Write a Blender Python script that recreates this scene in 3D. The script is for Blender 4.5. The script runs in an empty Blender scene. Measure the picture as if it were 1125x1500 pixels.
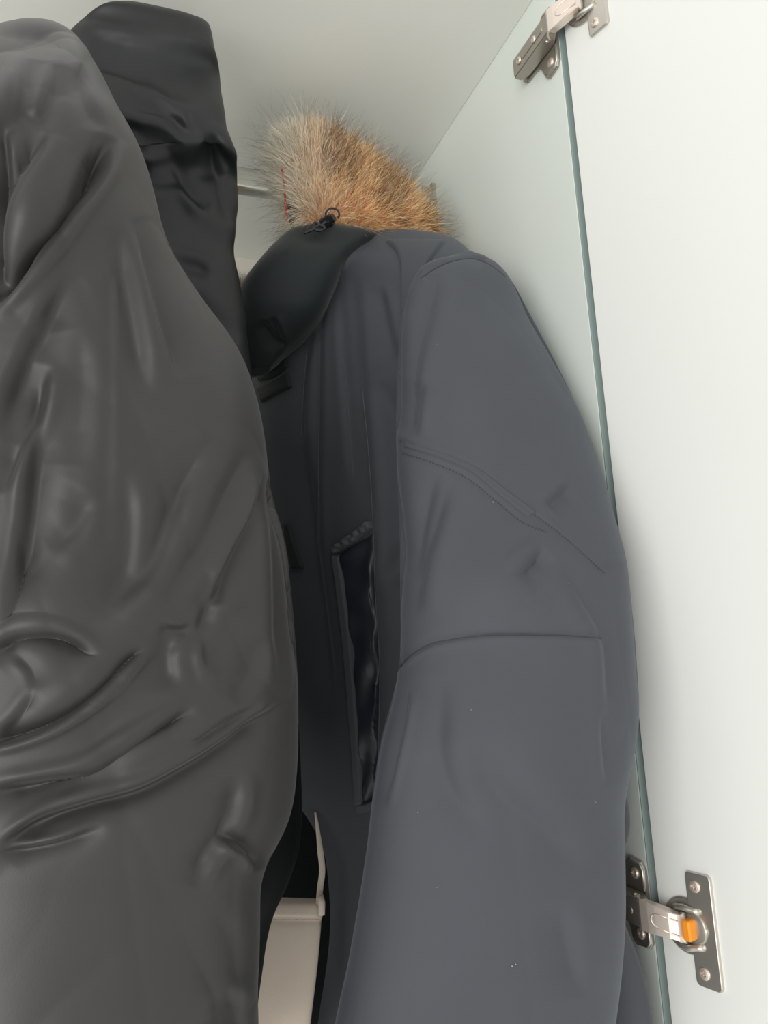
import bpy, bmesh, math, random
import numpy as np
from mathutils import Vector, Matrix
from mathutils.bvhtree import BVHTree

random.seed(4)
rng = np.random.default_rng(4)
scene = bpy.context.scene
col = scene.collection

# ------------------------------------------------------------------ camera
F_PX = 1150.0
YAW, PITCH, ROLL = math.radians(20.0), math.radians(9.34), math.radians(-3.38)
CAM = np.array([0.0, 0.0, 1.55])
FW = np.array([math.sin(YAW)*math.cos(PITCH), math.cos(YAW)*math.cos(PITCH), math.sin(PITCH)])
_r = np.array([math.cos(YAW), -math.sin(YAW), 0.0])
_u = np.cross(_r, FW)
RT = _r*math.cos(ROLL) + _u*math.sin(ROLL)
UP = np.cross(RT, FW)
cam_data = bpy.data.cameras.new('camera')
cam = bpy.data.objects.new('camera', cam_data)
col.objects.link(cam)
cam_data.sensor_fit = 'HORIZONTAL'
cam_data.sensor_width = 36.0
cam_data.lens = 36.0*F_PX/1125.0
cam_data.clip_start = 0.01
M = Matrix(((RT[0], UP[0], -FW[0], CAM[0]), (RT[1], UP[1], -FW[1], CAM[1]),
            (RT[2], UP[2], -FW[2], CAM[2]), (0, 0, 0, 1)))
cam.matrix_world = M
scene.camera = cam

# ------------------------------------------------------------------ light
world = bpy.data.worlds.new('room_light')
scene.world = world
world.use_nodes = True
bg = world.node_tree.nodes['Background']
bg.inputs[0].default_value = (1.0, 1.0, 0.975, 1)
bg.inputs[1].default_value = 0.68

def area_light(name, loc, target, sx, sy, power, color):
    d = bpy.data.lights.new(name, 'AREA')
    d.shape = 'RECTANGLE'; d.size = sx; d.size_y = sy; d.energy = power; d.color = color
    o = bpy.data.objects.new(name, d); col.objects.link(o)
    o.location = loc
    v = Vector(target)-Vector(loc)
    o.rotation_euler = v.to_track_quat('-Z', 'Y').to_euler()
    return o
area_light('window_daylight', (-2.2, -1.95, 1.15), (0.2, 0.5, 1.8), 2.2, 2.2, 55, (1.0, 0.985, 0.95))
scene.view_settings.view_transform = 'Standard'
scene.view_settings.look = 'None'
scene.view_settings.exposure = 0.55
scene.view_settings.gamma = 1.0
scene.view_settings.use_curve_mapping = False

# ------------------------------------------------------------------ helpers
def P(px, py, y):
    """point seen at photo position (px,py) lying y metres in front of the camera's vertical plane"""
    d = RT*(px-562.5)/F_PX + UP*(750-py)/F_PX + FW
    return CAM + d*(y/d[1])
def ray(px, py):
    d = RT*(px-562.5)/F_PX + UP*(750-py)/F_PX + FW
    return d/np.linalg.norm(d)
def proj(V):
    V = V-CAM
    w = V@FW
    return np.stack([562.5+F_PX*(V@RT)/w, 750-F_PX*(V@UP)/w], -1)

def tag(o, label=None, cat=None, group=None, kind=None):
    if label: o['label'] = label
    if cat: o['category'] = cat
    if group: o['group'] = group
    if kind: o['kind'] = kind
    return o
def empty(name, loc, label, cat):
    o = bpy.data.objects.new(name, None); col.objects.link(o)
    o.location = loc; o.empty_display_size = 0.02
    bpy.context.view_layer.update()
    return tag(o, label, cat)
def link(name, me, m, parent=None, smooth=True):
    me.name = name
    o = bpy.data.objects.new(name, me); col.objects.link(o)
    if m is not None and not me.materials: me.materials.append(m)
    if smooth:
        me.polygons.foreach_set('use_smooth', [True]*len(me.polygons))
    if parent is not None:
        o.parent = parent
        o.matrix_parent_inverse = pw(parent).inverted()
    return o
def pw(p):
    Mx = Matrix.Translation(p.location) @ p.rotation_euler.to_matrix().to_4x4()
    if p.parent is not None:
        return pw(p.parent) @ p.matrix_parent_inverse @ Mx
    return Mx
def npmesh(V, Fq):
    me = bpy.data.meshes.new('m')
    V = np.asarray(V, np.float32); Fq = np.asarray(Fq, np.int32)
    k = Fq.shape[1]
    me.vertices.add(len(V)); me.vertices.foreach_set('co', V.ravel())
    me.loops.add(Fq.size); me.loops.foreach_set('vertex_index', Fq.ravel())
    me.polygons.add(len(Fq)); me.polygons.foreach_set('loop_start', np.arange(0, Fq.size, k, dtype=np.int32))
    me.update(calc_edges=True)
    return me
def bm_mesh(bm):
    bmesh.ops.recalc_face_normals(bm, faces=bm.faces)
    me = bpy.data.meshes.new('m'); bm.to_mesh(me); bm.free(); return me
def box(bm, lo, hi, bevel=0.0, seg=2, mat=None):
    c = [(a+b)/2 for a, b in zip(lo, hi)]; s = [abs(b-a) for a, b in zip(lo, hi)]
    r = bmesh.ops.create_cube(bm, size=1.0)
    vs = r['verts']
    for v in vs: v.co = Vector((v.co.x*s[0]+c[0], v.co.y*s[1]+c[1], v.co.z*s[2]+c[2]))
    if bevel > 0:
        es = list({e for v in vs for e in v.link_edges})
        rr = bmesh.ops.bevel(bm, geom=es, offset=bevel, segments=seg, affect='EDGES', profile=0.5)
        vs = list({v for f in rr['faces'] for v in f.verts} | {v for v in vs if v.is_valid})
    if mat is not None:
        for v in vs: v.co = mat @ v.co
    return vs
def cyl(bm, a, b, r, seg=20, r2=None, mat=None):
    a = Vector(a); b = Vector(b); d = b-a
    q = Vector((0, 0, 1)).rotation_difference(d).to_matrix().to_4x4()
    T = Matrix.Translation((a+b)/2) @ q
    if mat is not None: T = mat @ T
    return bmesh.ops.create_cone(bm, cap_ends=True, segments=seg, radius1=r, radius2=r if r2 is None else r2, depth=d.length, matrix=T)['verts']
def prism(bm, pts, n0, n1, frame, bevel=0.0):
    """outline pts (2D) extruded between n0 and n1 in frame(u,v,n)->Vector"""
    vs0 = [bm.verts.new(frame(u, v, n0)) for u, v in pts]
    vs1 = [bm.verts.new(frame(u, v, n1)) for u, v in pts]
    f0 = bm.faces.new(vs0[::-1]); f1 = bm.faces.new(vs1)
    n = len(pts)
    for i in range(n): bm.faces.new((vs0[i], vs0[(i+1) % n], vs1[(i+1) % n], vs1[i]))
    if bevel > 0:
        es = list(f1.edges)
        bmesh.ops.bevel(bm, geom=es, offset=bevel, segments=2, affect='EDGES', profile=0.5)
def rrect(w, h, r, n=5, cu=0, cv=0):
    pts = []
    for cx, cy, a0 in ((w/2-r, h/2-r, 0), (-w/2+r, h/2-r, 90), (-w/2+r, -h/2+r, 180), (w/2-r, -h/2+r, 270)):
        for k in range(n+1):
            a = math.radians(a0+90*k/n); pts.append((cu+cx+r*math.cos(a), cv+cy+r*math.sin(a)))
    return pts
def catmull(pts, n):
    p = np.asarray(pts, float)
    seg = np.linalg.norm(np.diff(p[:, :2], axis=0), axis=1)+1e-9
    t = np.concatenate([[0], np.cumsum(seg)]); t /= t[-1]
    return hermite(t, p, np.linspace(0, 1, n))
def hermite(t, p, s):
    m = np.zeros_like(p)
    d = np.diff(p, axis=0)/np.diff(t)[:, None]
    m[1:-1] = (d[1:]*np.diff(t)[:-1, None]+d[:-1]*np.diff(t)[1:, None])/(t[2:]-t[:-2])[:, None]
    m[0] = d[0]; m[-1] = d[-1]
    # monotone limiter keeps outlines from overshooting
    for i in range(len(d)):
        for k in range(p.shape[1]):
            if d[i, k] == 0: m[i, k] = m[i+1, k] = 0
            else:
                a = m[i, k]/d[i, k]; b = m[i+1, k]/d[i, k]
                if a < 0: m[i, k] = 0
                if b < 0: m[i+1, k] = 0
                if a > 3: m[i, k] = 3*d[i, k]
                if b > 3: m[i+1, k] = 3*d[i, k]
    i = np.clip(np.searchsorted(t, s, side='right')-1, 0, len(t)-2)
    h = (t[i+1]-t[i])[:, None]; x = ((s-t[i])/(t[i+1]-t[i]))[:, None]
    return ((2*x**3-3*x**2+1)*p[i]+(x**3-2*x**2+x)*h*m[i]+(-2*x**3+3*x**2)*p[i+1]+(x**3-x**2)*h*m[i+1])
def tube_mesh(pts, r, seg=8, closed=False):
    pts = [Vector(p) for p in pts]; n = len(pts)
    bm = bmesh.new(); rings = []
    prev = None
    for i, p in enumerate(pts):
        if closed: t = pts[(i+1) % n]-pts[i-1]
        else: t = pts[min(i+1, n-1)]-pts[max(i-1, 0)]
        t.normalize()
        a = prev if prev is not None else Vector((0.3, 0.5, 0.81))
        s = t.cross(a); s.normalize(); b = s.cross(t); prev = b
        rr = r[i] if hasattr(r, '__len__') else r
        rings.append([bm.verts.new(p+rr*(math.cos(2*math.pi*k/seg)*s+math.sin(2*math.pi*k/seg)*b)) for k in range(seg)])
    rng_ = range(n if closed else n-1)
    for i in rng_:
        A = rings[i]; B = rings[(i+1) % n]
        for k in range(seg): bm.faces.new((A[k], A[(k+1) % seg], B[(k+1) % seg], B[k]))
    if not closed: bm.faces.new(rings[0][::-1]); bm.faces.new(rings[-1])
    return bm_mesh(bm)

class Cloth:
    """closed volume of cloth: sections between a left and a right edge curve, bulging to the front and to the back"""
    def __init__(s, rows, nu=260, nv=300, exp=2.2, soft=0.012):
        # rows: (pxL,pyL,yL, pxR,pyR,yR, front, back)
        a = np.asarray(rows, float)
        L = np.array([P(*r[:3]) for r in a]); R = np.array([P(*r[3:6]) for r in a])
        t = np.concatenate([[0], np.cumsum(np.linalg.norm(np.diff((L+R)/2, axis=0), axis=1)+0.25*np.linalg.norm(np.diff((R-L), axis=0), axis=1))]); t /= t[-1]
        q = hermite(t, np.hstack([L, R, a[:, 6:8]]), np.linspace(0, 1, nv))
        sg = max(1.0, nv*soft); kr = np.exp(-0.5*(np.arange(-int(3*sg), int(3*sg)+1)/sg)**2); kr /= kr.sum(); h = len(kr)//2
        qq = np.vstack([2*q[:1]-q[h:0:-1], q, 2*q[-1:]-q[-2:-h-2:-1]])
        q = np.stack([np.convolve(qq[:, k], kr, 'valid') for k in range(8)], 1)
        L = q[:, :3]; R = q[:, 3:6]; fb = q[:, 6:8]
        C = (L+R)/2; A = (R-L)/2
        d = C-CAM; d[:, 2] = 0; d /= np.linalg.norm(d, axis=1)[:, None]
        # three quarters of the ring's vertices go to the side that shows
        nf = int(nu*0.72); nb = nu-nf
        th = np.concatenate([np.linspace(math.pi, 2*math.pi, nf, endpoint=False), np.linspace(0, math.pi, nb, endpoint=False)])
        c = np.cos(th); sn = np.sin(th); e = 2/exp
        cc = np.sign(c)*np.abs(c)**e; ss = np.sign(sn)*np.abs(sn)**e
        B = np.where(ss[None, :] < 0, fb[:, :1], fb[:, 1:2])*ss[None, :]
        s.V = C[:, None, :]+A[:, None, :]*cc[None, :, None]+d[:, None, :]*B[..., None]
        s.V[..., 0] = np.where(s.V[..., 1] > YF-0.02, np.minimum(s.V[..., 0], XS-0.004), s.V[..., 0])
        s.nv, s.nu = nv, nu
    def normals(s):
        V = s.V
        du = np.roll(V, -1, 1)-np.roll(V, 1, 1)
        dv = np.gradient(V, axis=0)
        n = np.cross(du, dv); n /= np.linalg.norm(n, axis=2)[..., None]+1e-12
        # outward
        C = V.mean(1, keepdims=True)
        sg = np.sign(((V-C)*n).sum(2).mean())
        return n*sg
    def crease(s, lines, scale=1.0):
        """lines: (points, width px, depth mm, ridge side/size, taper)"""
        N = s.normals(); uv = proj(s.V.reshape(-1, 3)).reshape(s.nv, s.nu, 2)
        front = ((s.V-CAM)*N).sum(2) < 0.02
        D = np.zeros((s.nv, s.nu))
        for ln in lines:
            pts, w, dep = ln[:3]; ridge = ln[3] if len(ln) > 3 else 0.6; tp = ln[4] if len(ln) > 4 else 0.25
            c = catmull(pts, max(12, int(np.abs(np.diff(np.asarray(pts, float), axis=0)).sum()/14)))
            lo = c.min(0)-11*w; hi = c.max(0)+11*w
            m = front & (uv[..., 0] > lo[0]) & (uv[..., 0] < hi[0]) & (uv[..., 1] > lo[1]) & (uv[..., 1] < hi[1])
            if not m.any(): continue
            q = uv[m]
            best = np.full(len(q), 1e9); sg = np.zeros(len(q)); tt = np.zeros(len(q)); over = np.zeros(len(q))
            nseg = len(c)-1
            for i in range(nseg):
                a, b = c[i], c[i+1]; ab = b-a; l2 = ab@ab+1e-9
                x = ((q-a)@ab)/l2; xc = np.clip(x, 0, 1)
                dd = q-(a+xc[:, None]*ab); dist = np.hypot(dd[:, 0], dd[:, 1])
                cr = (ab[0]*dd[:, 1]-ab[1]*dd[:, 0])
                k = dist < best
                best[k] = dist[k]; sg[k] = np.sign(cr[k]); tt[k] = (i+xc[k])/nseg
            sd = best*sg/w
            prof = -np.exp(-sd**2)
            r = abs(ridge); sgn = 1 if ridge > 0 else -1
            g = sd*sgn
            prof = np.where(g > 0, -np.exp(-(np.maximum(g, 0)/3.0)**1.5), -np.exp(-(g/0.9)**2)) if r > 0 else prof
            prof = prof + 0.55*r*np.exp(-((-g-2.0)/1.3)**2)*(g < 0)
            tap = np.clip(tt/tp, 0, 1)*np.clip((1-tt)/tp, 0, 1) if tp > 0 else 1.0
            tap = tap if tp <= 0 else tap**0.8
            D[m] += prof*dep*0.001*tap*scale
        for _ in range(2):
            D = (np.roll(D, 1, 1)+2*D+np.roll(D, -1, 1))/4
            D[1:-1] = (D[:-2]+2*D[1:-1]+D[2:])/4
        s.V += N*D[..., None]
    def bump(s, blobs):
        N = s.normals(); uv = proj(s.V.reshape(-1, 3)).reshape(s.nv, s.nu, 2)
        front = ((s.V-CAM)*N).sum(2) < 0.02
        D = np.zeros((s.nv, s.nu))
        for (cx, cy, rx, ry, ang, h) in blobs:
            a = math.radians(ang); dx = uv[..., 0]-cx; dy = uv[..., 1]-cy
            x = (dx*math.cos(a)+dy*math.sin(a))/rx; y = (-dx*math.sin(a)+dy*math.cos(a))/ry
            D += np.where(front, h*0.001*np.exp(-(x*x+y*y)), 0)
        s.V += N*D[..., None]
    def wave(s, amp, scale, seed=0, stretch=(1, 1, 0.45)):
        N = s.normals(); r = np.random.default_rng(seed); D = 0
        X = s.V*np.array(stretch)
        for k in range(14):
            v = r.normal(size=3); v /= np.linalg.norm(v); f = scale*r.uniform(0.5, 2.0)
            D = D+np.sin(X@v*f+r.uniform(0, 6.28))/(f/scale)
        s.V += N*(D*amp*0.001/4)[..., None]
    def wrinkle(s, amp, scale, seed=0, stretch=(1, 1, 0.5)):
        N = s.normals(); r = np.random.default_rng(seed); X = s.V*np.array(stretch); D = 0
        for k in range(7):
            v = r.normal(size=3); v /= np.linalg.norm(v); w = r.normal(size=3); w /= np.linalg.norm(w); f = scale*r.uniform(0.5, 1.6)
            ph = X@v*f+1.6*np.sin(X@w*f*0.55+r.uniform(0, 6.28))+r.uniform(0, 6.28)
            D = D-np.exp(-np.abs(np.sin(ph))*5)*(0.5+0.5*np.sin(X@w*f*0.4+r.uniform(0, 6.28)))*scale/f
        for _ in range(2):
            D = (np.roll(D, 1, 1)+2*D+np.roll(D, -1, 1))/4
            D[1:-1] = (D[:-2]+2*D[1:-1]+D[2:])/4
        s.V += N*(D*amp*0.001)[..., None]
    def mesh(s):
        nv, nu = s.nv, s.nu
        i = np.arange(nv-1)[:, None]*nu; j = np.arange(nu)[None, :]; j2 = (j+1) % nu
        Fq = np.stack([i+j, i+j2, i+nu+j2, i+nu+j], -1).reshape(-1, 4)
        V = s.V.reshape(-1, 3)
        # close both ends with shrinking rings
        extra = []; faces = [Fq]; base = len(V)
        for row, flip in ((0, 1), (nv-1, 0)):
            ring = s.V[row]; c = ring.mean(0)
            prev = np.arange(nu)+row*nu
            for k, sc in enumerate((0.75, 0.5, 0.25, 0.02)):
                extra.append(c+(ring-c)*sc)
                cur = base+np.arange(nu); base += nu
                q = np.stack([prev, np.roll(prev, -1), np.roll(cur, -1), cur], -1)
                faces.append(q[:, ::-1] if flip else q); prev = cur
        V = np.vstack([V]+extra)
        me = npmesh(V, np.vstack(faces))
        bm = bmesh.new(); bm.from_mesh(me); bmesh.ops.recalc_face_normals(bm, faces=bm.faces); bm.to_mesh(me); bm.free()
        s.bvh = None
        s.me = me
        return me
    def tree(s):
        if s.bvh is None:
            nv, nu = s.nv, s.nu
            i = np.arange(nv-1)[:, None]*nu; j = np.arange(nu)[None, :]; j2 = (j+1) % nu
            Fq = np.stack([i+j, i+j2, i+nu+j2, i+nu+j], -1).reshape(-1, 4)
            s.bvh = BVHTree.FromPolygons(s.V.reshape(-1, 3).tolist(), Fq.tolist())
        return s.bvh
    def hit(s, px, py, off=0.0):
        d = ray(px, py)
        loc, n, i, dist = s.tree().ray_cast(Vector(CAM), Vector(d))
        if loc is None: return None
        if n.dot(Vector(d)) > 0: n = -n
        return np.array(loc+n*off), np.array(n)
def snap_line(cl, pts, n, off):
    c = catmull(pts, n); out = []
    for q in c:
        h = cl.hit(q[0], q[1], off)
        if h is not None: out.append(h[0])
    return out
def cord_on(cl, pts, r, name, m, parent, n=60, off=0.0, seg=6):
    return link(name, tube_mesh(snap_line(cl, pts, n, off), r, seg), m, parent)
def patch_on(cl, left, right, h, nu=24, nv=80, wr=0.0, seed=0, edge=0.12, base=-0.003):
    """cloth piece lying on cl: ruled between two edge lines, h thick, rounded edges"""
    L = catmull(left, nv); R = catmull(right, nv); r = np.random.default_rng(seed)
    ph = r.uniform(0, 6.28, 6)
    top = np.zeros((nv, nu, 3)); bot = np.zeros((nv, nu, 3)); last = None
    for i in range(nv):
        for j in range(nu):
            u = j/(nu-1); q = L[i]*(1-u)+R[i]*u; v = i/(nv-1)
            hh = cl.hit(q[0], q[1]); hh = hh or last; last = hh
            e = min(u/edge, (1-u)/edge, v/(edge*nu/nv+.02), (1-v)/(edge*nu/nv+.02), 1.0); e = math.sqrt(max(0, 1-(1-e)**2))
            k = wr*(math.sin(v*26+3*u+ph[0])+0.7*math.sin(v*41-5*u+ph[1])+0.5*math.sin(v*13+7*u+ph[2]))
            top[i, j] = hh[0]+hh[1]*(base+(h-base+k)*e if e > 0 else base); bot[i, j] = hh[0]+hh[1]*(base-0.001)
    V = np.vstack([top.reshape(-1, 3), bot.reshape(-1, 3)]); off = nv*nu
    i = np.arange(nv-1)[:, None]*nu; j = np.arange(nu-1)[None, :]
    f = np.stack([i+j, i+j+1, i+nu+j+1, i+nu+j], -1).reshape(-1, 4)
    fs = [f, f[:, ::-1]+off]
    loop = np.concatenate([np.arange(nu), np.arange(1, nv)*nu+nu-1, (nv-1)*nu+np.arange(nu-2, -1, -1), np.arange(nv-2, 0, -1)*nu])
    nx = np.roll(loop, -1); fs.append(np.stack([loop, loop+off, nx+off, nx], -1))
    me = npmesh(V, np.vstack(fs))
    bm = bmesh.new(); bm.from_mesh(me); bmesh.ops.recalc_face_normals(bm, faces=bm.faces); bm.to_mesh(me); bm.free()
    return me

XS = 0.3575                       # inner face of the right side panel
d = P(898, 800, 1.0)-CAM
YF = XS*d[1]/d[0]                 # front of the side panel

# ------------------------------------------------------------------ materials
def mat(name, color, rough=0.5, metal=0.0, spec=0.5, sheen=0.0, sheen_tint=(1, 1, 1), bump=0.0, bscale=400, var=0.0, vscale=8, stretch=None, coat=0.0):
    m = bpy.data.materials.new(name); m.use_nodes = True
    nt = m.node_tree; b = nt.nodes['Principled BSDF']
    b.inputs['Base Color'].default_value = (*color, 1); b.inputs['Roughness'].default_value = rough
    b.inputs['Metallic'].default_value = metal; b.inputs['Specular IOR Level'].default_value = spec
    if sheen: b.inputs['Sheen Weight'].default_value = sheen; b.inputs['Sheen Roughness'].default_value = 0.4; b.inputs['Sheen Tint'].default_value = (*sheen_tint, 1)
    if coat: b.inputs['Coat Weight'].default_value = coat
    tc = nt.nodes.new('ShaderNodeTexCoord'); mp = nt.nodes.new('ShaderNodeMapping')
    nt.links.new(tc.outputs['Object'], mp.inputs[0])
    if stretch: mp.inputs['Scale'].default_value = stretch
    if bump:
        n = nt.nodes.new('ShaderNodeTexNoise'); n.inputs['Scale'].default_value = bscale; n.inputs['Detail'].default_value = 4
        bp = nt.nodes.new('ShaderNodeBump'); bp.inputs['Strength'].default_value = bump; bp.inputs['Distance'].default_value = 0.001
        nt.links.new(mp.outputs[0], n.inputs[0]); nt.links.new(n.outputs[0], bp.inputs['Height']); nt.links.new(bp.outputs[0], b.inputs['Normal'])
    n2 = nt.nodes.new('ShaderNodeTexNoise'); n2.inputs['Scale'].default_value = vscale; n2.inputs['Detail'].default_value = 3
    nt.links.new(mp.outputs[0], n2.inputs[0])
    mx = nt.nodes.new('ShaderNodeMix'); mx.data_type = 'RGBA'
    mx.inputs[6].default_value = (*[c*(1-var) for c in color], 1); mx.inputs[7].default_value = (*[min(1, c*(1+var)) for c in color], 1)
    nt.links.new(n2.outputs[0], mx.inputs[0]); nt.links.new(mx.outputs[2], b.inputs['Base Color'])
    return m
M_panel = mat('white_melamine', (0.72, 0.77, 0.725), 0.42, bump=0.03, bscale=900, var=0.012)
M_door = mat('white_lacquer', (0.73, 0.74, 0.71), 0.4, bump=0.02, bscale=700, var=0.012)
M_top = mat('white_top_board', (0.90, 0.905, 0.86), 0.5, bump=0.03, bscale=900, var=0.015)
M_edge_shade = mat('shaded_edge_band', (0.24, 0.30, 0.29), 0.4, var=0.02)  # shade on the white panel's front edge, put into a dark teal colour
M_steel = mat('nickel_plated_steel', (0.60, 0.57, 0.51), 0.34, metal=0.85, bump=0.05, bscale=300, var=0.06, vscale=60)
M_dsteel = mat('darker_nickel_steel', (0.42, 0.39, 0.34), 0.38, metal=0.75, bump=0.06, bscale=300, var=0.1, vscale=60)
M_bright = mat('bright_nickel', (0.80, 0.70, 0.62), 0.36, metal=0.75, bump=0.03, bscale=200, var=0.05)
M_chrome = mat('chrome_rail', (0.88, 0.87, 0.85), 0.12, metal=1.0, var=0.01)
M_brack = mat('bracket_metal', (0.50, 0.47, 0.41), 0.45, metal=0.7, bump=0.1, bscale=200, var=0.05)
M_orange = mat('orange_plastic', (0.85, 0.30, 0.02), 0.35, var=0.05)
M_navy = mat('navy_cotton_shell', (0.064, 0.068, 0.078), 0.74, spec=0.22, sheen=0.12, sheen_tint=(0.8, 0.88, 1.0), bump=0.12, bscale=1500, var=0.06, vscale=25)
M_welt = mat('welt_cotton', (0.080, 0.085, 0.097), 0.7, spec=0.3, bump=0.12, bscale=1500, var=0.06)
M_navyd = mat('navy_lining_nylon', (0.022, 0.026, 0.035), 0.42, spec=0.5, bump=0.05, bscale=600, var=0.08)
M_hood = mat('hood_dark_cotton', (0.016, 0.021, 0.0215), 0.7, spec=0.3, sheen=0.2, bump=0.12, bscale=1400, var=0.06)
M_seam = mat('seam_thread', (0.035, 0.038, 0.046), 0.8, var=0.1)
M_seaml = mat('folded_seam', (0.068, 0.072, 0.082), 0.7, var=0.05)
M_puff = mat('charcoal_satin_shell', (0.025, 0.0235, 0.0235), 0.5, spec=0.5, sheen=0.12, bump=0.06, bscale=1200, var=0.05, vscale=12)
M_black = mat('black_satin_shell', (0.013, 0.0145, 0.015), 0.5, spec=0.42, bump=0.05, bscale=1200, var=0.05)
M_green = mat('green_black_cloth', (0.008, 0.011, 0.0105), 0.8, spec=0.12, var=0.1)
M_beige = mat('beige_canvas', (0.80, 0.68, 0.57), 0.75, spec=0.3, bump=0.15, bscale=900, var=0.03)
M_plastic = mat('black_toggle_plastic', (0.012, 0.013, 0.015), 0.3, var=0.1)
M_red = mat('red_piping', (0.45, 0.05, 0.035), 0.6, var=0.1)
M_lint = mat('pale_lint', (0.26, 0.27, 0.29), 0.9)
M_back = mat('back_board', (0.66, 0.62, 0.56), 0.5, var=0.02)

# ------------------------------------------------------------------ wardrobe carcass
ZC = 1.55+0.550                   # underside of the top board
YB = YF+0.552
XL = -0.78
ZF = 0.08
def panel(name, lo, hi, m, bev=0.0008):
    bm = bmesh.new(); box(bm, lo, hi, bev)
    return tag(link(name, bm_mesh(bm), m, smooth=False), kind='structure')
wr_ = panel('wall_right', (XS, YF, ZF-0.08), (XS+0.018, YB+0.004, ZC+0.018), M_panel)
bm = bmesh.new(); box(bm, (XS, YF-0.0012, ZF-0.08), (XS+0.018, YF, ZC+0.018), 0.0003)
link('shaded_edge_band', bm_mesh(bm), M_edge_shade, wr_, smooth=False)
panel('wall_left', (XL-0.018, YF, ZF-0.08), (XL, YB+0.004, ZC+0.018), M_panel)
panel('ceiling', (XL, YF, ZC), (XS, YB, ZC+0.018), M_top)
panel('wall_back', (XL, YB, ZF-0.08), (XS, YB+0.004, ZC+0.018), M_back)
panel('floor', (XL, YF, ZF-0.018), (XS, YB, ZF), M_top)

# ------------------------------------------------------------------ open door
d = P(908, 800, 1.0)-CAM
YD = YF-0.006
XD = d[0]/d[1]*YD                 # hinge-side edge of the door's inner face
DA = math.radians(14.2)
gd = Vector((math.sin(DA), -math.cos(DA), 0))       # along the door, away from the hinge
nd = Vector((-math.cos(DA), -math.sin(DA), 0))      # out of its inner face
D0 = Vector((XD, YD, 0))
def dframe(u, v, n): return D0+gd*u+nd*n+Vector((0, 0, v))
bm = bmesh.new()
prism(bm, [(0.0, ZF-0.06), (0.447, ZF-0.06), (0.447, ZC+0.014), (0.0, ZC+0.014)], -0.018, 0.0, dframe)
bmesh.ops.bevel(bm, geom=list(bm.edges), offset=0.0007, segments=2, affect='EDGES')
door = tag(link('door_1', bm_mesh(bm), M_door, smooth=False), kind='structure')

# ------------------------------------------------------------------ hinges
def screw_head(parent, c, n, r, m=None, h=0.0016):
    c = Vector(c); n = Vector(n).normalized(); bm = bmesh.new()
    q = Vector((0, 0, 1)).rotation_difference(n).to_matrix().to_4x4(); T = Matrix.Translation(c) @ q
    prof = [(r, 0), (r, h*0.35), (r*0.85, h*0.8), (r*0.55, h)]
    rings = [[bm.verts.new(T @ Vector((a*math.cos(2*math.pi*k/20), a*math.sin(2*math.pi*k/20), z))) for k in range(20)] for a, z in prof]
    for i in range(len(rings)-1):
        for k in range(20): bm.faces.new((rings[i][k], rings[i][(k+1) % 20], rings[i+1][(k+1) % 20], rings[i+1][k]))
    w = r*0.13; l = r*0.5                      # cross recess
    cross = [(w, w), (l, w), (l, -w), (w, -w), (w, -l), (-w, -l), (-w, -w), (-l, -w), (-l, w), (-w, w), (-w, l), (w, l)]
    def fr(u, v, z): return T @ Vector((u, v, z))
    up = [bm.verts.new(fr(u, v, h)) for u, v in cross]; dn = [bm.verts.new(fr(u, v, h*0.2)) for u, v in cross]
    # annular top between ring and cross
    edges = [bm.edges.new((up[i], up[(i+1) % 12])) for i in range(12)]
    ring_e = [e for e in bm.edges if e.verts[0] in rings[-1] and e.verts[1] in rings[-1]]
    bmesh.ops.triangle_fill(bm, use_beauty=True, edges=edges+ring_e)
    for i in range(12):
        try: bm.faces.new((up[i], up[(i+1) % 12], dn[(i+1) % 12], dn[i]))
        except ValueError: pass
    bm.faces.new(dn)
    return link('screw', bm_mesh(bm), m or M_bright, parent, smooth=False)
def strip(bm, pts, w, t, frame):
    """bent steel strip: path pts (p,n) wide w along v"""
    n = len(pts); rows = []
    for i in range(n):
        a = Vector(pts[max(i-1, 0)]); b = Vector(pts[min(i+1, n-1)]); tn = (b-a).normalized(); nn = Vector((-tn.y, tn.x))
        p = Vector(pts[i]); ww = w[i] if hasattr(w, '__len__') else w
        rows.append([bm.verts.new(frame(*(p+nn*sn*t/2), sv*ww/2)) for sn, sv in ((1, -1), (1, 1), (-1, 1), (-1, -1))])
    for i in range(n-1):
        for k in range(4): bm.faces.new((rows[i][k], rows[i][(k+1) % 4], rows[i+1][(k+1) % 4], rows[i+1][k]))
    bm.faces.new(rows[0][::-1]); bm.faces.new(rows[-1])

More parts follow.
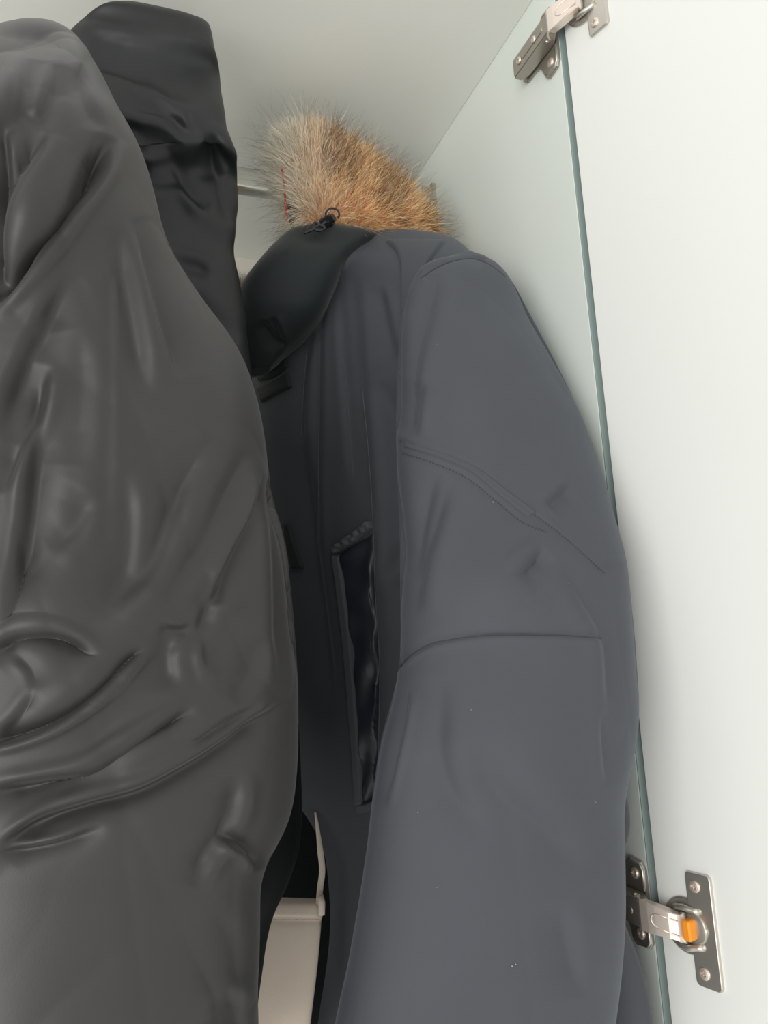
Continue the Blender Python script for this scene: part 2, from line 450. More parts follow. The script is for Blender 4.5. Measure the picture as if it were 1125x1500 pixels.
def hinge(zc, label, clip, dz):
    root = empty('hinge', (XS, YF, zc), label, 'hinge')
    root['group'] = 'cabinet hinges holding the open door'
    def pf(u, v, n): return Vector((XS-n, YF+u, zc+dz+v))          # u into the wardrobe, n out of the panel
    # mounting plate: cross shaped wings
    out = [(0.0005, 0.008), (0.0005, 0.024), (0.0035, 0.0285), (0.016, 0.0300), (0.021, 0.026), (0.023, 0.016), (0.028, 0.0095), (0.050, 0.0085), (0.055, 0.004),
           (0.055, -0.004), (0.050, -0.0085), (0.028, -0.0095), (0.023, -0.016), (0.021, -0.026), (0.016, -0.0300), (0.0035, -0.0285), (0.0005, -0.024), (0.0005, -0.008)]
    bm = bmesh.new(); prism(bm, out, 0.0, 0.0030, pf, 0.0012)
    prism(bm, rrect(0.040, 0.0125, 0.002, 3, 0.030, 0), 0.0028, 0.0085, pf, 0.001)
    link('mounting_plate', bm_mesh(bm), M_dsteel, root, smooth=False)
    for sv in (1, -1):                                          # raised rims of the wings
        pts = [pf(0.0018, sv*0.010, 0.003), pf(0.0018, sv*0.0235, 0.003), pf(0.0045, sv*0.0272, 0.003), pf(0.0155, sv*0.0285, 0.003), pf(0.0195, sv*0.0250, 0.003)]
        link('plate_rim', tube_mesh(pts, 0.0011, 8), M_steel, root)
        screw_head(root, pf(0.0105, sv*0.0200, 0.003), (-1, 0, 0), 0.0040)
    # hinge arm: channel running into the wardrobe
    bm = bmesh.new()
    prism(bm, rrect(0.056, 0.0165, 0.002, 3, 0.020, 0), 0.0150, 0.0162, pf, 0.0004)
    for sv in (1, -1):
        lo = pf(-0.002, sv*0.0083-0.0006, 0.0160); hi = pf(0.056, sv*0.0083+0.0006, 0.0045)
        prism(bm, [(-0.008, 0.0085), (0.002, 0.0035), (0.040, 0.0050), (0.048, 0.0090), (0.048, 0.0155), (-0.008, 0.0155)], sv*0.0083-0.0006, sv*0.0083+0.0006,
              lambda a, b, c: pf(a, c, b))
    prism(bm, rrect(0.034, 0.005, 0.0024, 4, 0.016, 0), 0.0160, 0.0168, pf, 0.0005)   # pressed rib
    link('hinge_arm', bm_mesh(bm), M_dsteel, root, smooth=False)
    screw_head(root, pf(0.037, 0, 0.0165), (-1, 0, 0), 0.0033)
    screw_head(root, pf(0.012, 0, 0.0165), (-1, 0, 0), 0.0030)
    for sv in (1, -1):
        bm = bmesh.new(); cyl(bm, pf(0.002, sv*0.0085, 0.011), pf(0.002, sv*0.0102, 0.011), 0.0019, 12)
        link('rivet', bm_mesh(bm), M_steel, root)
    # cup with its plate, on the door
    def cf(u, v, n): return dframe(u, v+zc, n)
    UC = 0.0225
    bm = bmesh.new()
    prism(bm, rrect(0.0190, 0.0700, 0.003, 4, UC+0.0125, 0), 0.0, 0.0024, cf, 0.0008)
    # cup flange: disc and hollow bowl
    seg = 36; prof = [(0.0178, 0.0), (0.0178, 0.0014), (0.0170, 0.0020), (0.0155, 0.0020)]
    rings = [[bm.verts.new(cf(UC+a*math.cos(2*math.pi*k/seg), a*math.sin(2*math.pi*k/seg), n)) for k in range(seg)] for a, n in prof]
    for i in range(len(rings)-1):
        for k in range(seg): bm.faces.new((rings[i][k], rings[i][(k+1) % seg], rings[i+1][(k+1) % seg], rings[i+1][k]))
    bm.faces.new(rings[-1])
    link('cup_plate', bm_mesh(bm), M_steel, root, smooth=False)
    bm = bmesh.new()                                              # the pressed housing in the cup
    prism(bm, rrect(0.020, 0.0200, 0.009, 6, UC+0.006, 0), 0.0018, 0.0036, cf, 0.0016)
    link('cup_housing', bm_mesh(bm), M_dsteel, root)
    for sv in (1, -1):
        pts = [cf(UC-0.006+k*0.0035, sv*(0.0125-0.0006*abs(k-2)), 0.0036+0.0016*math.sin(k*0.9)) for k in range(6)]
        link('cup_boss', tube_mesh(pts, 0.0022, 8), M_steel, root)
    for sv in (1, -1): screw_head(root, cf(UC+0.0100, sv*0.0265, 0.0024), nd, 0.0038)
    # link arm bridging plate and cup
    a = pf(-0.010, 0, 0.0150); b = cf(0.0235, 0, 0.0085); c = cf(0.0245, 0, 0.004)
    a.z = b.z = c.z = 0; shear = dz
    ax = (b-a).normalized(); ay = Vector((-ax.y, ax.x, 0))
    if ay.x > 0: ay = -ay
    Lb = (b-a).length
    def lf(p, n, v): return a+ax*p+ay*n+Vector((0, 0, zc+v+dz*max(0, 1-p/Lb)))
    bm = bmesh.new()
    strip(bm, [(-0.004, -0.008), (-0.0032, -0.002), (-0.001, 0.0002), (0.004, 0.001), (Lb*0.35, 0.0012), (Lb*0.7, 0.0012), (Lb*0.92, 0.0006), (Lb+0.0008, -0.0015), (Lb+0.0016, -0.006)],
          [0.0195, 0.0195, 0.0195, 0.0195, 0.0185, 0.0160, 0.0160, 0.0175, 0.0175], 0.0014, lf)
    for sv in (1, -1):
        prism(bm, [(-0.002, -0.007), (Lb, -0.0055), (Lb, 0.0010), (-0.001, 0.0008)], sv*0.0080-0.0005, sv*0.0080+0.0005, lambda p, q, n: lf(p, q, n))
    link('link_arm', bm_mesh(bm), M_bright, root, smooth=False)
    tongue = [(0.006+Lb*0.72, 0.0045)]+[(0.006+0.006*(1-math.sin(math.pi*k/10)), 0.0045*math.cos(math.pi*k/10)) for k in range(11)]+[(0.006+Lb*0.72, -0.0045)]
    link('pressed_ridge', tube_mesh([lf(p, 0.0021, v) for p, v in tongue], 0.00042, 6), M_bright, root)
    bm = bmesh.new(); cyl(bm, lf(Lb+0.0005, -0.003, -0.0095), lf(Lb+0.0005, -0.003, 0.0095), 0.0021, 14)
    link('hinge_pin', bm_mesh(bm), M_dsteel, root)
    if clip:
        bm = bmesh.new(); prism(bm, rrect(0.0060, 0.0130, 0.0016, 3, UC+0.0055, 0), 0.0034, 0.0105, cf, 0.0012)
        tag(link('damper_clip', bm_mesh(bm), M_orange, root, smooth=False), 'orange plastic clip')
    return root
hinge(1.55-0.1965, 'lower nickel cabinet hinge with an orange clip, beside the navy sleeve', True, 0.005)
hinge(1.55+0.4965, 'upper nickel cabinet hinge near the top board, seen from below', False, -0.006)

# ------------------------------------------------------------------ rail
YR = 0.758; ZR = 1.55+0.487
root = empty('clothes_rail', (XS, YR, ZR), 'chrome oval wardrobe rail running behind the fur hood under the top board', 'rail')
bm = bmesh.new()
def rf(u, v, n): return Vector((n, YR+u, ZR+v))
prism(bm, rrect(0.015, 0.030, 0.0074, 10), XL, XS-0.002, rf)
link('rail_tube', bm_mesh(bm), M_chrome, root)
bm = bmesh.new()
prism(bm, rrect(0.022, 0.046, 0.004, 4, -0.001, 0.003), XS-0.004, XS, rf)
prism(bm, [(-0.0112, 0.020), (-0.0092, 0.020), (-0.0092, -0.020), (0.0092, -0.020), (0.0092, 0.020), (0.0112, 0.020), (0.0112, -0.022), (0.006, -0.0265), (-0.006, -0.0265), (-0.0112, -0.022)], XS-0.016, XS-0.0035, rf)
link('bracket', bm_mesh(bm), M_brack, root, smooth=False)

# ------------------------------------------------------------------ fur
def fur_mesh(anchors, n, seed=1, seg=5):
    """anchors: function(rng,n)->(base Nx3, dir Nx3, length N, radius N, colour root Nx3, colour tip Nx3)"""
    r = np.random.default_rng(seed)
    B, Dn, Ln, Rd, c0, c1 = anchors(r, n)
    Dn = Dn/np.linalg.norm(Dn, axis=1)[:, None]
    side = np.cross(Dn, r.normal(size=(n, 3))); side /= np.linalg.norm(side, axis=1)[:, None]
    s2 = np.cross(Dn, side)
    curl = r.normal(size=(n, 1))*0.22; curl2 = r.normal(size=(n, 1))*0.16
    V = []; Cc = []
    for k in range(seg+1):
        t = k/seg
        ctr = B+Dn*(Ln*t)[:, None]+side*(curl*(t**1.8)*Ln[:, None])+s2*(curl2*math.sin(t*4)*Ln[:, None]*0.5)
        ctr[:, 2] -= Ln*0.16*t*t
        rad = Rd*(1-0.93*t**1.3)
        for j in range(2):
            a = math.pi*j
            V.append(ctr+(side*math.cos(a)+s2*math.sin(a))*rad[:, None])
            Cc.append(c0*(1-t)+c1*t)
    V = np.stack(V, 1).reshape(-1, 3); Cc = np.stack(Cc, 1).reshape(-1, 3)
    per = (seg+1)*2; base = np.arange(n)[:, None]*per
    f = []
    for k in range(seg):
        q = base[:, 0]+k*2
        f.append(np.stack([q, q+1, q+3, q+2], -1))
    me = npmesh(V, np.vstack(f))
    at = me.color_attributes.new('hair', 'FLOAT_COLOR', 'POINT')
    at.data.foreach_set('color', np.hstack([Cc, np.ones((len(Cc), 1))]).astype(np.float32).ravel())
    return me
M_fur = bpy.data.materials.new('fur_hair'); M_fur.use_nodes = True
_b = M_fur.node_tree.nodes['Principled BSDF']; _a = M_fur.node_tree.nodes.new('ShaderNodeVertexColor'); _a.layer_name = 'hair'
M_fur.node_tree.links.new(_a.outputs[0], _b.inputs['Base Color']); _b.inputs['Roughness'].default_value = 0.5; _b.inputs['Sheen Weight'].default_value = 0.2
M_skin = mat('fur_backing', (0.60, 0.30, 0.13), 0.9, bump=0.6, bscale=250, var=0.2, vscale=60)

# ------------------------------------------------------------------ charcoal puffer coat (front left)
CH = empty('puffer_coat', P(60, 200, .62), 'charcoal grey satin puffer coat hanging at the far left, nearest the camera', 'coat')
puff = Cloth([
    (-95, 82, .52,   45, 40, .50, .006, .02),
    (-115, 90, .51,  84, 50, .495, .018, .03),
    (-130, 120, .50,  108, 74, .487, .032, .04),
    (-140, 180, .48, 148, 148, .48, .055, .05),
    (-145, 235, .47, 168, 205, .475, .072, .06),
    (-148, 300, .46, 215, 298, .475, .09, .06),
    (-150, 400, .455, 252, 398, .475, .09, .06),
    (-150, 475, .455, 302, 470, .475, .085, .06),
    (-150, 560, .455, 362, 556, .475, .085, .06),
    (-150, 625, .455, 386, 620, .475, .085, .06),
    (-150, 705, .455, 402, 702, .475, .085, .06),
    (-150, 800, .455, 423, 800, .475, .085, .06),
    (-150, 900, .455, 430, 900, .475, .085, .06),
    (-150, 1030, .455, 431, 1030, .475, .085, .06),
    (-150, 1120, .455, 425, 1120, .475, .085, .06),
    (-150, 1180, .455, 415, 1180, .475, .085, .06),
    (-150, 1222, .455, 393, 1222, .47, .08, .06),
    (-150, 1255, .455, 371, 1255, .465, .08, .06),
    (-150, 1330, .455, 367, 1330, .465, .08, .06),
    (-150, 1430, .455, 365, 1430, .46, .08, .06),
    (-150, 1560, .455, 362, 1560, .46, .08, .06),
    (-150, 1700, .455, 368, 1700, .46, .07, .06),
], nu=430, nv=900, exp=2.3)
puff.wave(5, 26, 3); puff.wrinkle(1.1, 32, 5)
puff.crease([
    ([(-20, 450), (0, 432), (55, 375), (105, 308), (148, 245), (163, 200)], 9, 20, -0.45, 0.15),
    ([(-10, 420), (12, 320), (35, 245), (66, 185)], 12, 17, -0.5, 0.2),
    ([(-10, 190), (20, 170), (40, 110), (48, 85)], 12, 8, 0.5),
    ([(0, 160), (8, 250), (5, 330)], 10, 10, 0.5),
    ([(30, 150), (55, 165), (75, 130), (84, 100)], 9, 6, 0.6),
    ([(110, 100), (128, 150), (150, 190)], 9, 5, 0.6),
    ([(0, 55), (30, 48), (75, 60), (110, 100)], 10, 5, 0.6),
    ([(-20, 1092), (0, 1087), (45, 1074), (88, 1055), (128, 1028), (158, 1003), (190, 970), (213, 948)], 5, 11, -0.8, 0.12),
    ([(-15, 965), (0, 950), (26, 933), (66, 929), (105, 941), (140, 965)], 7, 9, 0.7, 0.2),
    ([(0, 1078), (28, 1048), (54, 1012)], 6, 4, 0.5),
    ([(20, 958), (44, 982), (54, 1012)], 5, 3, -0.5),
    ([(-20, 1166), (0, 1161), (66, 1148), (132, 1130), (176, 1104), (233, 1069), (285, 1036)], 9, 11, 0.6, 0.15),
    ([(0, 1250), (13, 1236), (66, 1200), (132, 1179), (211, 1157), (264, 1130), (330, 1091), (380, 1055), (418, 1030)], 7, 11, 0.7, 0.12),
    ([(-10, 1254), (30, 1248), (88, 1236), (154, 1210)], 5, 6, 0.7),
    ([(280, 1090), (330, 1060), (380, 1035)], 6, 6, 0.7),
    ([(383, 695), (376, 735), (364, 770), (345, 805), (328, 845), (318, 885)], 6, 10, -0.7, 0.2),
    ([(398, 660), (408, 780), (412, 900), (412, 1000)], 12, 7, -0.5),
    ([(236, 912), (252, 921), (266, 922), (284, 912)], 4, 5, 0.8),
    ([(255, 925), (245, 960), (252, 1010)], 13, 7, 0.6),
    ([(330, 850), (300, 905), (280, 960), (290, 1010)], 11, 7, 0.6),
    ([(318, 885), (305, 930), (308, 985)], 12, 7, -0.6),
    ([(385, 930), (368, 990), (340, 1030)], 12, 5, 0.6),
    ([(300, 640), (260, 740), (210, 840), (140, 900)], 16, 10, 0.6),
    ([(350, 660), (310, 780), (240, 880)], 16, 8, 0.5),
    ([(163, 400), (163, 520), (162, 640), (158, 800)], 4, 2.0, 0.9, 0.05),
    ([(105, 400), (70, 470), (25, 560), (0, 640)], 12, 9, -0.6),
    ([(68, 530), (40, 620), (0, 720)], 11, 10, 0.6),
    ([(60, 560), (50, 700), (35, 820), (10, 930)], 11, 10, -0.6),
    ([(115, 480), (120, 560), (110, 680)], 20, 5, 0.5),
    ([(170, 330), (190, 430), (215, 580)], 10, 7, 0.6),
    ([(200, 320), (235, 450), (265, 560)], 10, 7, -0.6),
    ([(135, 720), (100, 780), (68, 800)], 14, 4, 0.6),
    ([(180, 690), (190, 760), (170, 860), (150, 880)], 16, 6, 0.5),
    ([(322, 1226), (345, 1234), (368, 1250), (378, 1275)], 6, 9, -0.7, 0.2),
    ([(350, 1130), (345, 1180), (326, 1224), (300, 1262), (284, 1300)], 9, 7, 0.7, 0.2),
    ([(330, 1450), (350, 1480), (350, 1530)], 12, 5, 0.5),
    ([(310, 1330), (340, 1380), (350, 1450)], 20, 3, 0.4),
], 0.62)
puff.bump([(60, 320, 40, 70, 20, 9), (40, 890, 80, 50, 0, 5), (110, 1005, 90, 40, -30, 5), (200, 1100, 110, 26, -25, 6), (310, 600, 60, 130, 0, 7), (95, 90, 30, 30, 0, 5)])
link('coat_shell', puff.mesh(), M_puff, CH)

# ------------------------------------------------------------------ black coat behind it
BK = empty('padded_coat', P(240, 180, .66), 'black padded coat with a tall angular hood, behind the charcoal puffer', 'coat')
hood = Cloth([
    (183, 9, .590, 300, 35, .590, .002, .004),
    (181, 12, .588, 305, 39, .590, .006, .02),
    (150, 32, .580, 309, 62, .585, .025, .05),
    (104, 76, .60, 316, 105, .580, .038, .04),
    (88, 130, .60, 322, 150, .60, .045, .04),
    (92, 200, .565, 331, 202, .572, .035, .04),
    (105, 250, .585, 344, 242, .570, .035, .04),
    (120, 295, .585, 347, 290, .60, .035, .04),
    (140, 380, .585, 343, 380, .60, .035, .04),
    (160, 430, .585, 352, 430, .60, .035, .04),
    (190, 530, .585, 364, 530, .60, .035, .11),  # hidden back thickened from here down to keep light out of the gap
    (215, 620, .585, 372, 620, .60, .045, .11),
    (60, 800, .585, 400, 800, .60, .045, .11),
    (60, 1000, .585, 430, 1000, .605, .045, .11),
    (60, 1120, .585, 436, 1120, .605, .045, .11),
    (60, 1230, .585, 434, 1228, .605, .045, .11),
    (60, 1280, .585, 418, 1282, .605, .045, .11),
    (60, 1330, .585, 396, 1330, .605, .045, .11),
    (60, 1420, .585, 378, 1420, .605, .045, .11),
    (60, 1560, .585, 362, 1560, .605, .04, .11),
    (60, 1700, .585, 350, 1700, .605, .04, .11),
], nu=280, nv=420, exp=4.0, soft=0.001)
hood.wave(2, 30, 8); hood.wrinkle(0.8, 34, 15)
hood.crease([
    ([(130, 52), (165, 58), (205, 68)], 7, 3.5, 0.9),
    ([(130, 95), (175, 104), (215, 122), (262, 148), (285, 160)], 7, 6, -0.9, 0.2),
    ([(175, 130), (205, 142), (245, 160), (275, 190), (285, 180)], 8, 7, 0.6),
    ([(200, 138), (235, 150), (270, 165), (280, 178)], 6, 6, 0.6),
    ([(165, 185), (195, 188), (230, 197), (265, 218)], 6, 8, 0.7, 0.2),
    ([(190, 205), (225, 225), (255, 250), (280, 285), (305, 308)], 5, 10, -0.8, 0.15),
    ([(180, 220), (215, 250), (240, 262), (268, 270)], 6, 8, 0.7, 0.2),
    ([(205, 265), (215, 290), (230, 310), (250, 350)], 7, 8, 0.7),
    ([(298, 200), (312, 205), (322, 225), (335, 245)], 7, 11, 0.5, 0.2),
    ([(305, 210), (322, 265), (338, 330)], 6, 6, 0.7, 0.2),
    ([(245, 380), (275, 385), (310, 395)], 6, 7, 0.8, 0.2),
    ([(240, 290), (280, 320), (320, 350), (340, 380)], 12, 5, 0.6),
    ([(260, 420), (310, 460), (350, 500)], 12, 5, 0.6),
], 0.72)
link('coat_shell', hood.mesh(), M_black, BK)

# ------------------------------------------------------------------ dark parka at the back (brown fur tip shows)
DK = empty('dark_parka', P(400, 520, .86), 'green-black coat at the back of the rail, a brown fur tip showing between two coats', 'coat')
dk = Cloth([
    (330, 440, .93, 380, 440, .93, .01, .01),
    (250, 470, .93, 420, 470, .93, .03, .03),
    (100, 560, .93, 470, 560, .93, .05, .05),
    (-40, 800, .93, 520, 800, .93, .06, .06),  # unseen left side widened to block light bouncing inside the wardrobe
    (-40, 1100, .92, 560, 1100, .92, .06, .06),
    (-40, 1400, .91, 600, 1400, .91, .06, .06),
    (-40, 1700, .91, 620, 1700, .91, .06, .06)], nu=80, nv=90, exp=2.6)
dk.wave(6, 25, 5)
link('coat_shell', dk.mesh(), M_green, DK)
def tuft(r, n):
    u = r.uniform(0, 1, n)
    B = np.array([P(330+38*a, 437-6*b, .85+0.02*c) for a, b, c in zip(u, r.uniform(0, 1, n), r.uniform(-1, 1, n))])
    D = np.array([P(348+14*a, 380, .84) for a in u])-B+r.normal(size=(n, 3))*0.006
    L = r.uniform(0.018, 0.036, n)
    return B, D, L, np.full(n, .00022), np.tile([0.32, 0.22, 0.13], (n, 1)), np.tile([0.12, 0.075, 0.045], (n, 1))
tag(link('fur_trim', fur_mesh(tuft, 500, 7), M_fur, DK), 'brown fur tip', kind='stuff')

# ------------------------------------------------------------------ beige bag
BG = empty('tote_bag', P(420, 1320, .745), 'beige canvas bag with a hemmed top edge and thin strap between the coats', 'bag')
bag = Cloth([
    (340, 1317, .745, 473, 1320, .745, .004, .008),
    (338, 1320, .745, 474, 1323, .745, .006, .012),
    (335, 1343, .745, 471, 1347, .745, .008, .02),
    (330, 1400, .745, 466, 1402, .745, .010, .02),
    (320, 1500, .745, 454, 1502, .745, .012, .02),
    (300, 1640, .745, 440, 1642, .745, .012, .02)], nu=100, nv=160, exp=4.5, soft=0.004)
bag.crease([([(375, 1346), (420, 1347), (475, 1348)], 2, 1.4, 0.6, 0.0)])
link('bag_body', bag.mesh(), M_beige, BG)
link('hem', patch_on(bag, [(345, 1319), (342, 1331), (338, 1343)], [(472, 1321), (472, 1332), (470, 1345)], 0.0014, 30, 14, base=-0.002), M_beige, BG)
for k in range(22):
    a = bag.hit(383+k*3.9, 1346.5, 0.0006); b = bag.hit(385.4+k*3.9, 1346.5, 0.0006)
    if a and b: tag(link('stitch', tube_mesh([a[0], b[0]], 0.0003, 5), M_beige, BG))
def ribbon(pts, w, t):
    """pts world, flat band facing the camera"""
    pts = [Vector(p) for p in pts]; bm = bmesh.new(); rows = []
    for i, p in enumerate(pts):
        tn = (pts[min(i+1, len(pts)-1)]-pts[max(i-1, 0)]).normalized(); vw = (p-Vector(CAM)).normalized()
        s = tn.cross(vw).normalized(); ww = w[i] if hasattr(w, '__len__') else w
        n = s.cross(tn).normalized()
        rows.append([bm.verts.new(p+s*ww/2*a+n*t/2*b) for a, b in ((1, 1), (-1, 1), (-1, -1), (1, -1))])
    for i in range(len(rows)-1):
        for k in range(4): bm.faces.new((rows[i][k], rows[i][(k+1) % 4], rows[i+1][(k+1) % 4], rows[i+1][k]))
    bm.faces.new(rows[0][::-1]); bm.faces.new(rows[-1])
    return bm_mesh(bm)
sp = catmull([(462, 1190), (465, 1212), (469, 1245), (472, 1275), (469, 1300), (467, 1325)], 24)
link('strap', ribbon([P(a, b, .74) for a, b in sp], [0.002+0.0035*min(1, i/10) for i in range(24)], 0.002), M_beige, BG)
link('strap_end', tube_mesh([P(469, 1312, .732), P(471.5, 1322, .731), P(471, 1340, .731)], 0.0031, 8), M_beige, BG)

# ------------------------------------------------------------------ navy parka
NV = empty('navy_parka', P(560, 360, .70), 'navy parka with a tan fur trimmed hood, hanging beside the open door', 'coat')
body = Cloth([
    (470, 341, .70, 640, 347, .64, .010, .02),
    (440, 350, .71, 664, 350, .62, .022, .04),
    (412, 372, .72, 690, 372, .59, .036, .05),
    (385, 412, .73, 712, 405, .56, .050, .06),
    (365, 470, .79, 735, 460, .535, .060, .07),
    (352, 600, .79, 770, 590, .505, .062, .08),
    (352, 760, .79, 800, 750, .490, .060, .08),
    (356, 900, .79, 830, 890, .485, .055, .08),
    (380, 1050, .79, 860, 1040, .480, .050, .08),
    (410, 1140, .80, 905, 1140, .475, .045, .05),
    (455, 1200, .80, 914, 1205, .475, .045, .05),
    (478, 1260, .80, 895, 1250, .475, .045, .05),
    (482, 1330, .80, 885, 1310, .475, .045, .05),
    (480, 1380, .80, 912, 1372, .475, .045, .05),
    (474, 1430, .80, 932, 1430, .475, .045, .05),
    (464, 1500, .80, 945, 1500, .475, .045, .05),
    (460, 1560, .80, 952, 1560, .475, .045, .05),
    (440, 1680, .80, 962, 1680, .475, .045, .05),
], nu=340, nv=480, exp=2.4)
body.wave(3, 22, 12)
body.crease([
    ([(548, 345), (515, 370), (494, 405), (480, 440), (466, 466), (446, 490), (420, 513)], 5, 5, -0.3, 0.08),
    ([(468, 430), (468, 520), (467, 640), (466, 790)], 4, 3.0, 0.8, 0.1),
    ([(452, 480), (444, 560), (440, 650)], 5, 3.5, 0.8, 0.15),
    ([(496, 420), (500, 500), (508, 600), (518, 710)], 4, 2.5, -0.8, 0.15),
    ([(520, 400), (525, 480), (533, 570), (547, 765)], 4, 3.0, 0.8, 0.1),
    ([(556, 420), (566, 470), (578, 530)], 6, 5, 0.6, 0.2),
    ([(560, 560), (575, 640), (578, 760), (580, 860)], 12, 9, -0.4, 0.15),
    ([(436, 620), (452, 760), (470, 900), (490, 1050)], 10, 6, 0.5, 0.2),
    ([(549, 770), (551, 860), (556, 990), (554, 1080), (552, 1180)], 3.5, 3, 0.8, 0.05),
    ([(560, 860), (575, 820), (590, 790)], 8, 5, 0.5),
])
link('coat_body', body.mesh(), M_navy, NV)

sleeve = Cloth([
    (632, 392, .560, 690, 374, .560, .004, .006),
    (617, 400, .555, 722, 388, .560, .018, .03),
    (603, 425, .550, 745, 418, .555, .030, .05),
    (592, 470, .540, 772, 470, .545, .042, .07),
    (585, 540, .525, 810, 540, .525, .055, .08),
    (581, 620, .515, 850, 620, .505, .062, .085),
    (581, 700, .505, 880, 700, .488, .066, .085),
    (584, 760, .500, 898, 762, .475, .068, .085),
    (586, 820, .495, 915, 818, .462, .070, .085),
    (587, 900, .490, 923, 890, .455, .072, .085),
    (583, 985, .485, 930, 975, .450, .072, .085),
    (562, 1060, .480, 932, 1050, .450, .072, .085),
    (552, 1110, .478, 924, 1110, .450, .070, .045),
    (544, 1170, .476, 910, 1170, .448, .068, .045),
    (536, 1240, .474, 911, 1240, .446, .066, .045),
    (522, 1330, .472, 911, 1330, .446, .066, .045),
    (504, 1420, .470, 904, 1420, .446, .064, .045),
    (488, 1500, .470, 893, 1500, .446, .064, .045),
    (478, 1560, .470, 888, 1560, .446, .062, .045),
    (455, 1680, .470, 860, 1680, .446, .05, .045),
], nu=400, nv=640, exp=2.5)
sleeve.wave(2.2, 18, 21); sleeve.wrinkle(0.45, 26, 9)
sleeve.crease([
    ([(640, 400), (634, 440), (612, 520), (600, 590), (595, 640)], 10, 5, 0.6, 0.2),
    ([(622, 560), (612, 600), (606, 640)], 8, 4, 0.6),
    ([(660, 700), (640, 760), (615, 850), (608, 900)], 12, 4.5, 0.6),
    ([(640, 690), (615, 760), (600, 850)], 12, 4, 0.6),
    ([(800, 745), (818, 730), (840, 712)], 9, 5, 0.6),
    ([(752, 852), (775, 828), (800, 805)], 9, 6, 0.7, 0.3),
    ([(820, 815), (838, 850), (862, 885), (885, 925), (893, 990), (893, 1060)], 11, 3.5, -0.7, 0.25),
    ([(880, 1040), (884, 1100), (890, 1150)], 8, 3, -0.5, 0.3),
    ([(645, 990), (642, 1090), (665, 1170), (712, 1220)], 18, 4, 0.5, 0.3),
    ([(700, 1080), (720, 1150), (800, 1220), (860, 1290)], 26, 5, 0.5, 0.3),
    ([(820, 1320), (838, 1400), (850, 1460)], 14, 4, 0.5, 0.3),
    ([(596, 1010), (580, 1090), (560, 1180)], 5, 3, 0.7, 0.2),
    ([(578, 985), (596, 965), (625, 946), (670, 936), (740, 931), (810, 931), (884, 935)], 2.6, 2.6, -0.9, 0.03),
    ([(586, 646), (640, 664), (690, 684), (735, 718), (780, 752), (830, 790), (885, 840)], 2.2, 0.9, 0.8, 0.05),
    ([(586, 664), (640, 680), (680, 698), (722, 730), (765, 765)], 2.2, 0.9, 0.8, 0.05),
    ([(618, 405), (638, 392), (662, 382), (690, 378), (712, 384)], 3.5, 2.0, 0.9, 0.05),
    ([(752, 400), (785, 480), (840, 600)], 9, 3, 0.5, 0.3),
    ([(872, 830), (895, 828), (918, 822)], 3, 1.5, 0.9),
])
sleeve.bump([(700, 560, 70, 140, 0, 6), (720, 860, 90, 60, 0, 6), (780, 1100, 90, 120, 10, 6)])
slv = link('sleeve', sleeve.mesh(), M_navy, NV)

# seams, thread and tape
def dashes(cl, pts, step, name, parent, m, r=0.00028, off=0.0004, fill=0.6):
    c = np.asarray(pts, float); n = int(np.hypot(*np.diff(c, axis=0).T).sum()/step); q = catmull(pts, n*2)
    bmall = bmesh.new()
    for i in range(0, 2*n-1, 2):
        a = cl.hit(*q[i], off); b = cl.hit(*(q[i]+(q[i+1]-q[i])*fill*1.6), off)
        if a and b and np.linalg.norm(a[0]-b[0]) < 0.01: bmall.from_mesh(tube_mesh([a[0], b[0]], r, 4))
    me = bpy.data.meshes.new('m'); bmall.to_mesh(me); bmall.free()
    return tag(link(name, me, m, parent), kind='stuff')
dashes(sleeve, [(586, 646), (640, 664), (690, 684), (735, 718), (780, 752), (830, 790), (885, 840)], 5, 'stitching', slv, M_seam)
dashes(sleeve, [(590, 664), (640, 680), (680, 698), (722, 730), (765, 765), (800, 780)], 5, 'stitching', slv, M_seam)
link('elbow_seam', tube_mesh(snap_line(sleeve, [(582, 982), (596, 965), (625, 946), (670, 936), (740, 931), (810, 931), (880, 935)], 80, -0.0002), 0.0005, 6), M_seam, slv)
link('armhole_seam', tube_mesh(snap_line(sleeve, [(616, 408), (638, 393), (662, 383), (690, 379), (712, 385), (740, 405)], 60, -0.0001), 0.0006, 6), M_seam, slv)
link('elbow_patch', patch_on(sleeve, [(590, 655), (640, 670), (688, 690), (732, 726), (776, 760)], [(590, 646), (642, 661), (696, 683), (744, 718), (788, 750)], 0.0011, 8, 80, base=-0.001), M_navy, slv)

# shoulder yoke covering the sleeve head
yoke = patch_on(body, [(560, 352), (580, 372), (588, 410), (590, 470)], [(655, 352), (640, 372), (622, 398), (600, 450)], 0.004, 20, 40, base=-0.003)
link('shoulder_yoke', yoke, M_navy, NV)

# storm collar and hood lobe
lobe = Cloth([
    (440, 338, .650, 520, 334, .640, .004, .02),
    (425, 341, .650, 552, 345, .625, .016, .04),
    (398, 366, .650, 528, 364, .620, .024, .05),
    (380, 388, .650, 507, 386, .620, .030, .05),
    (352, 428, .655, 489, 425, .625, .034, .05),
    (345, 460, .660, 470, 464, .632, .034, .05),
    (345, 490, .665, 447, 490, .640, .028, .05),
    (350, 512, .670, 421, 513, .650, .018, .04),
    (356, 545, .675, 396, 538, .660, .006, .02)], nu=260, nv=220, exp=2.5)
lobe.crease([([(396, 465), (405, 485), (416, 508)], 5, 4, 0.6, 0.2), ([(380, 470), (398, 495), (412, 508)], 5, 4, 0.7), ([(430, 345), (470, 352), (510, 352)], 12, 3, 0.6)])
lb = link('hood', lobe.mesh(), M_hood, NV)
tag(lb, 'dark green-black hood cloth')
link('chin_strap', patch_on(body, [(372, 545), (395, 532), (420, 512)], [(380, 560), (405, 552), (424, 538)], 0.004, 14, 30, base=-0.002), M_hood, NV)
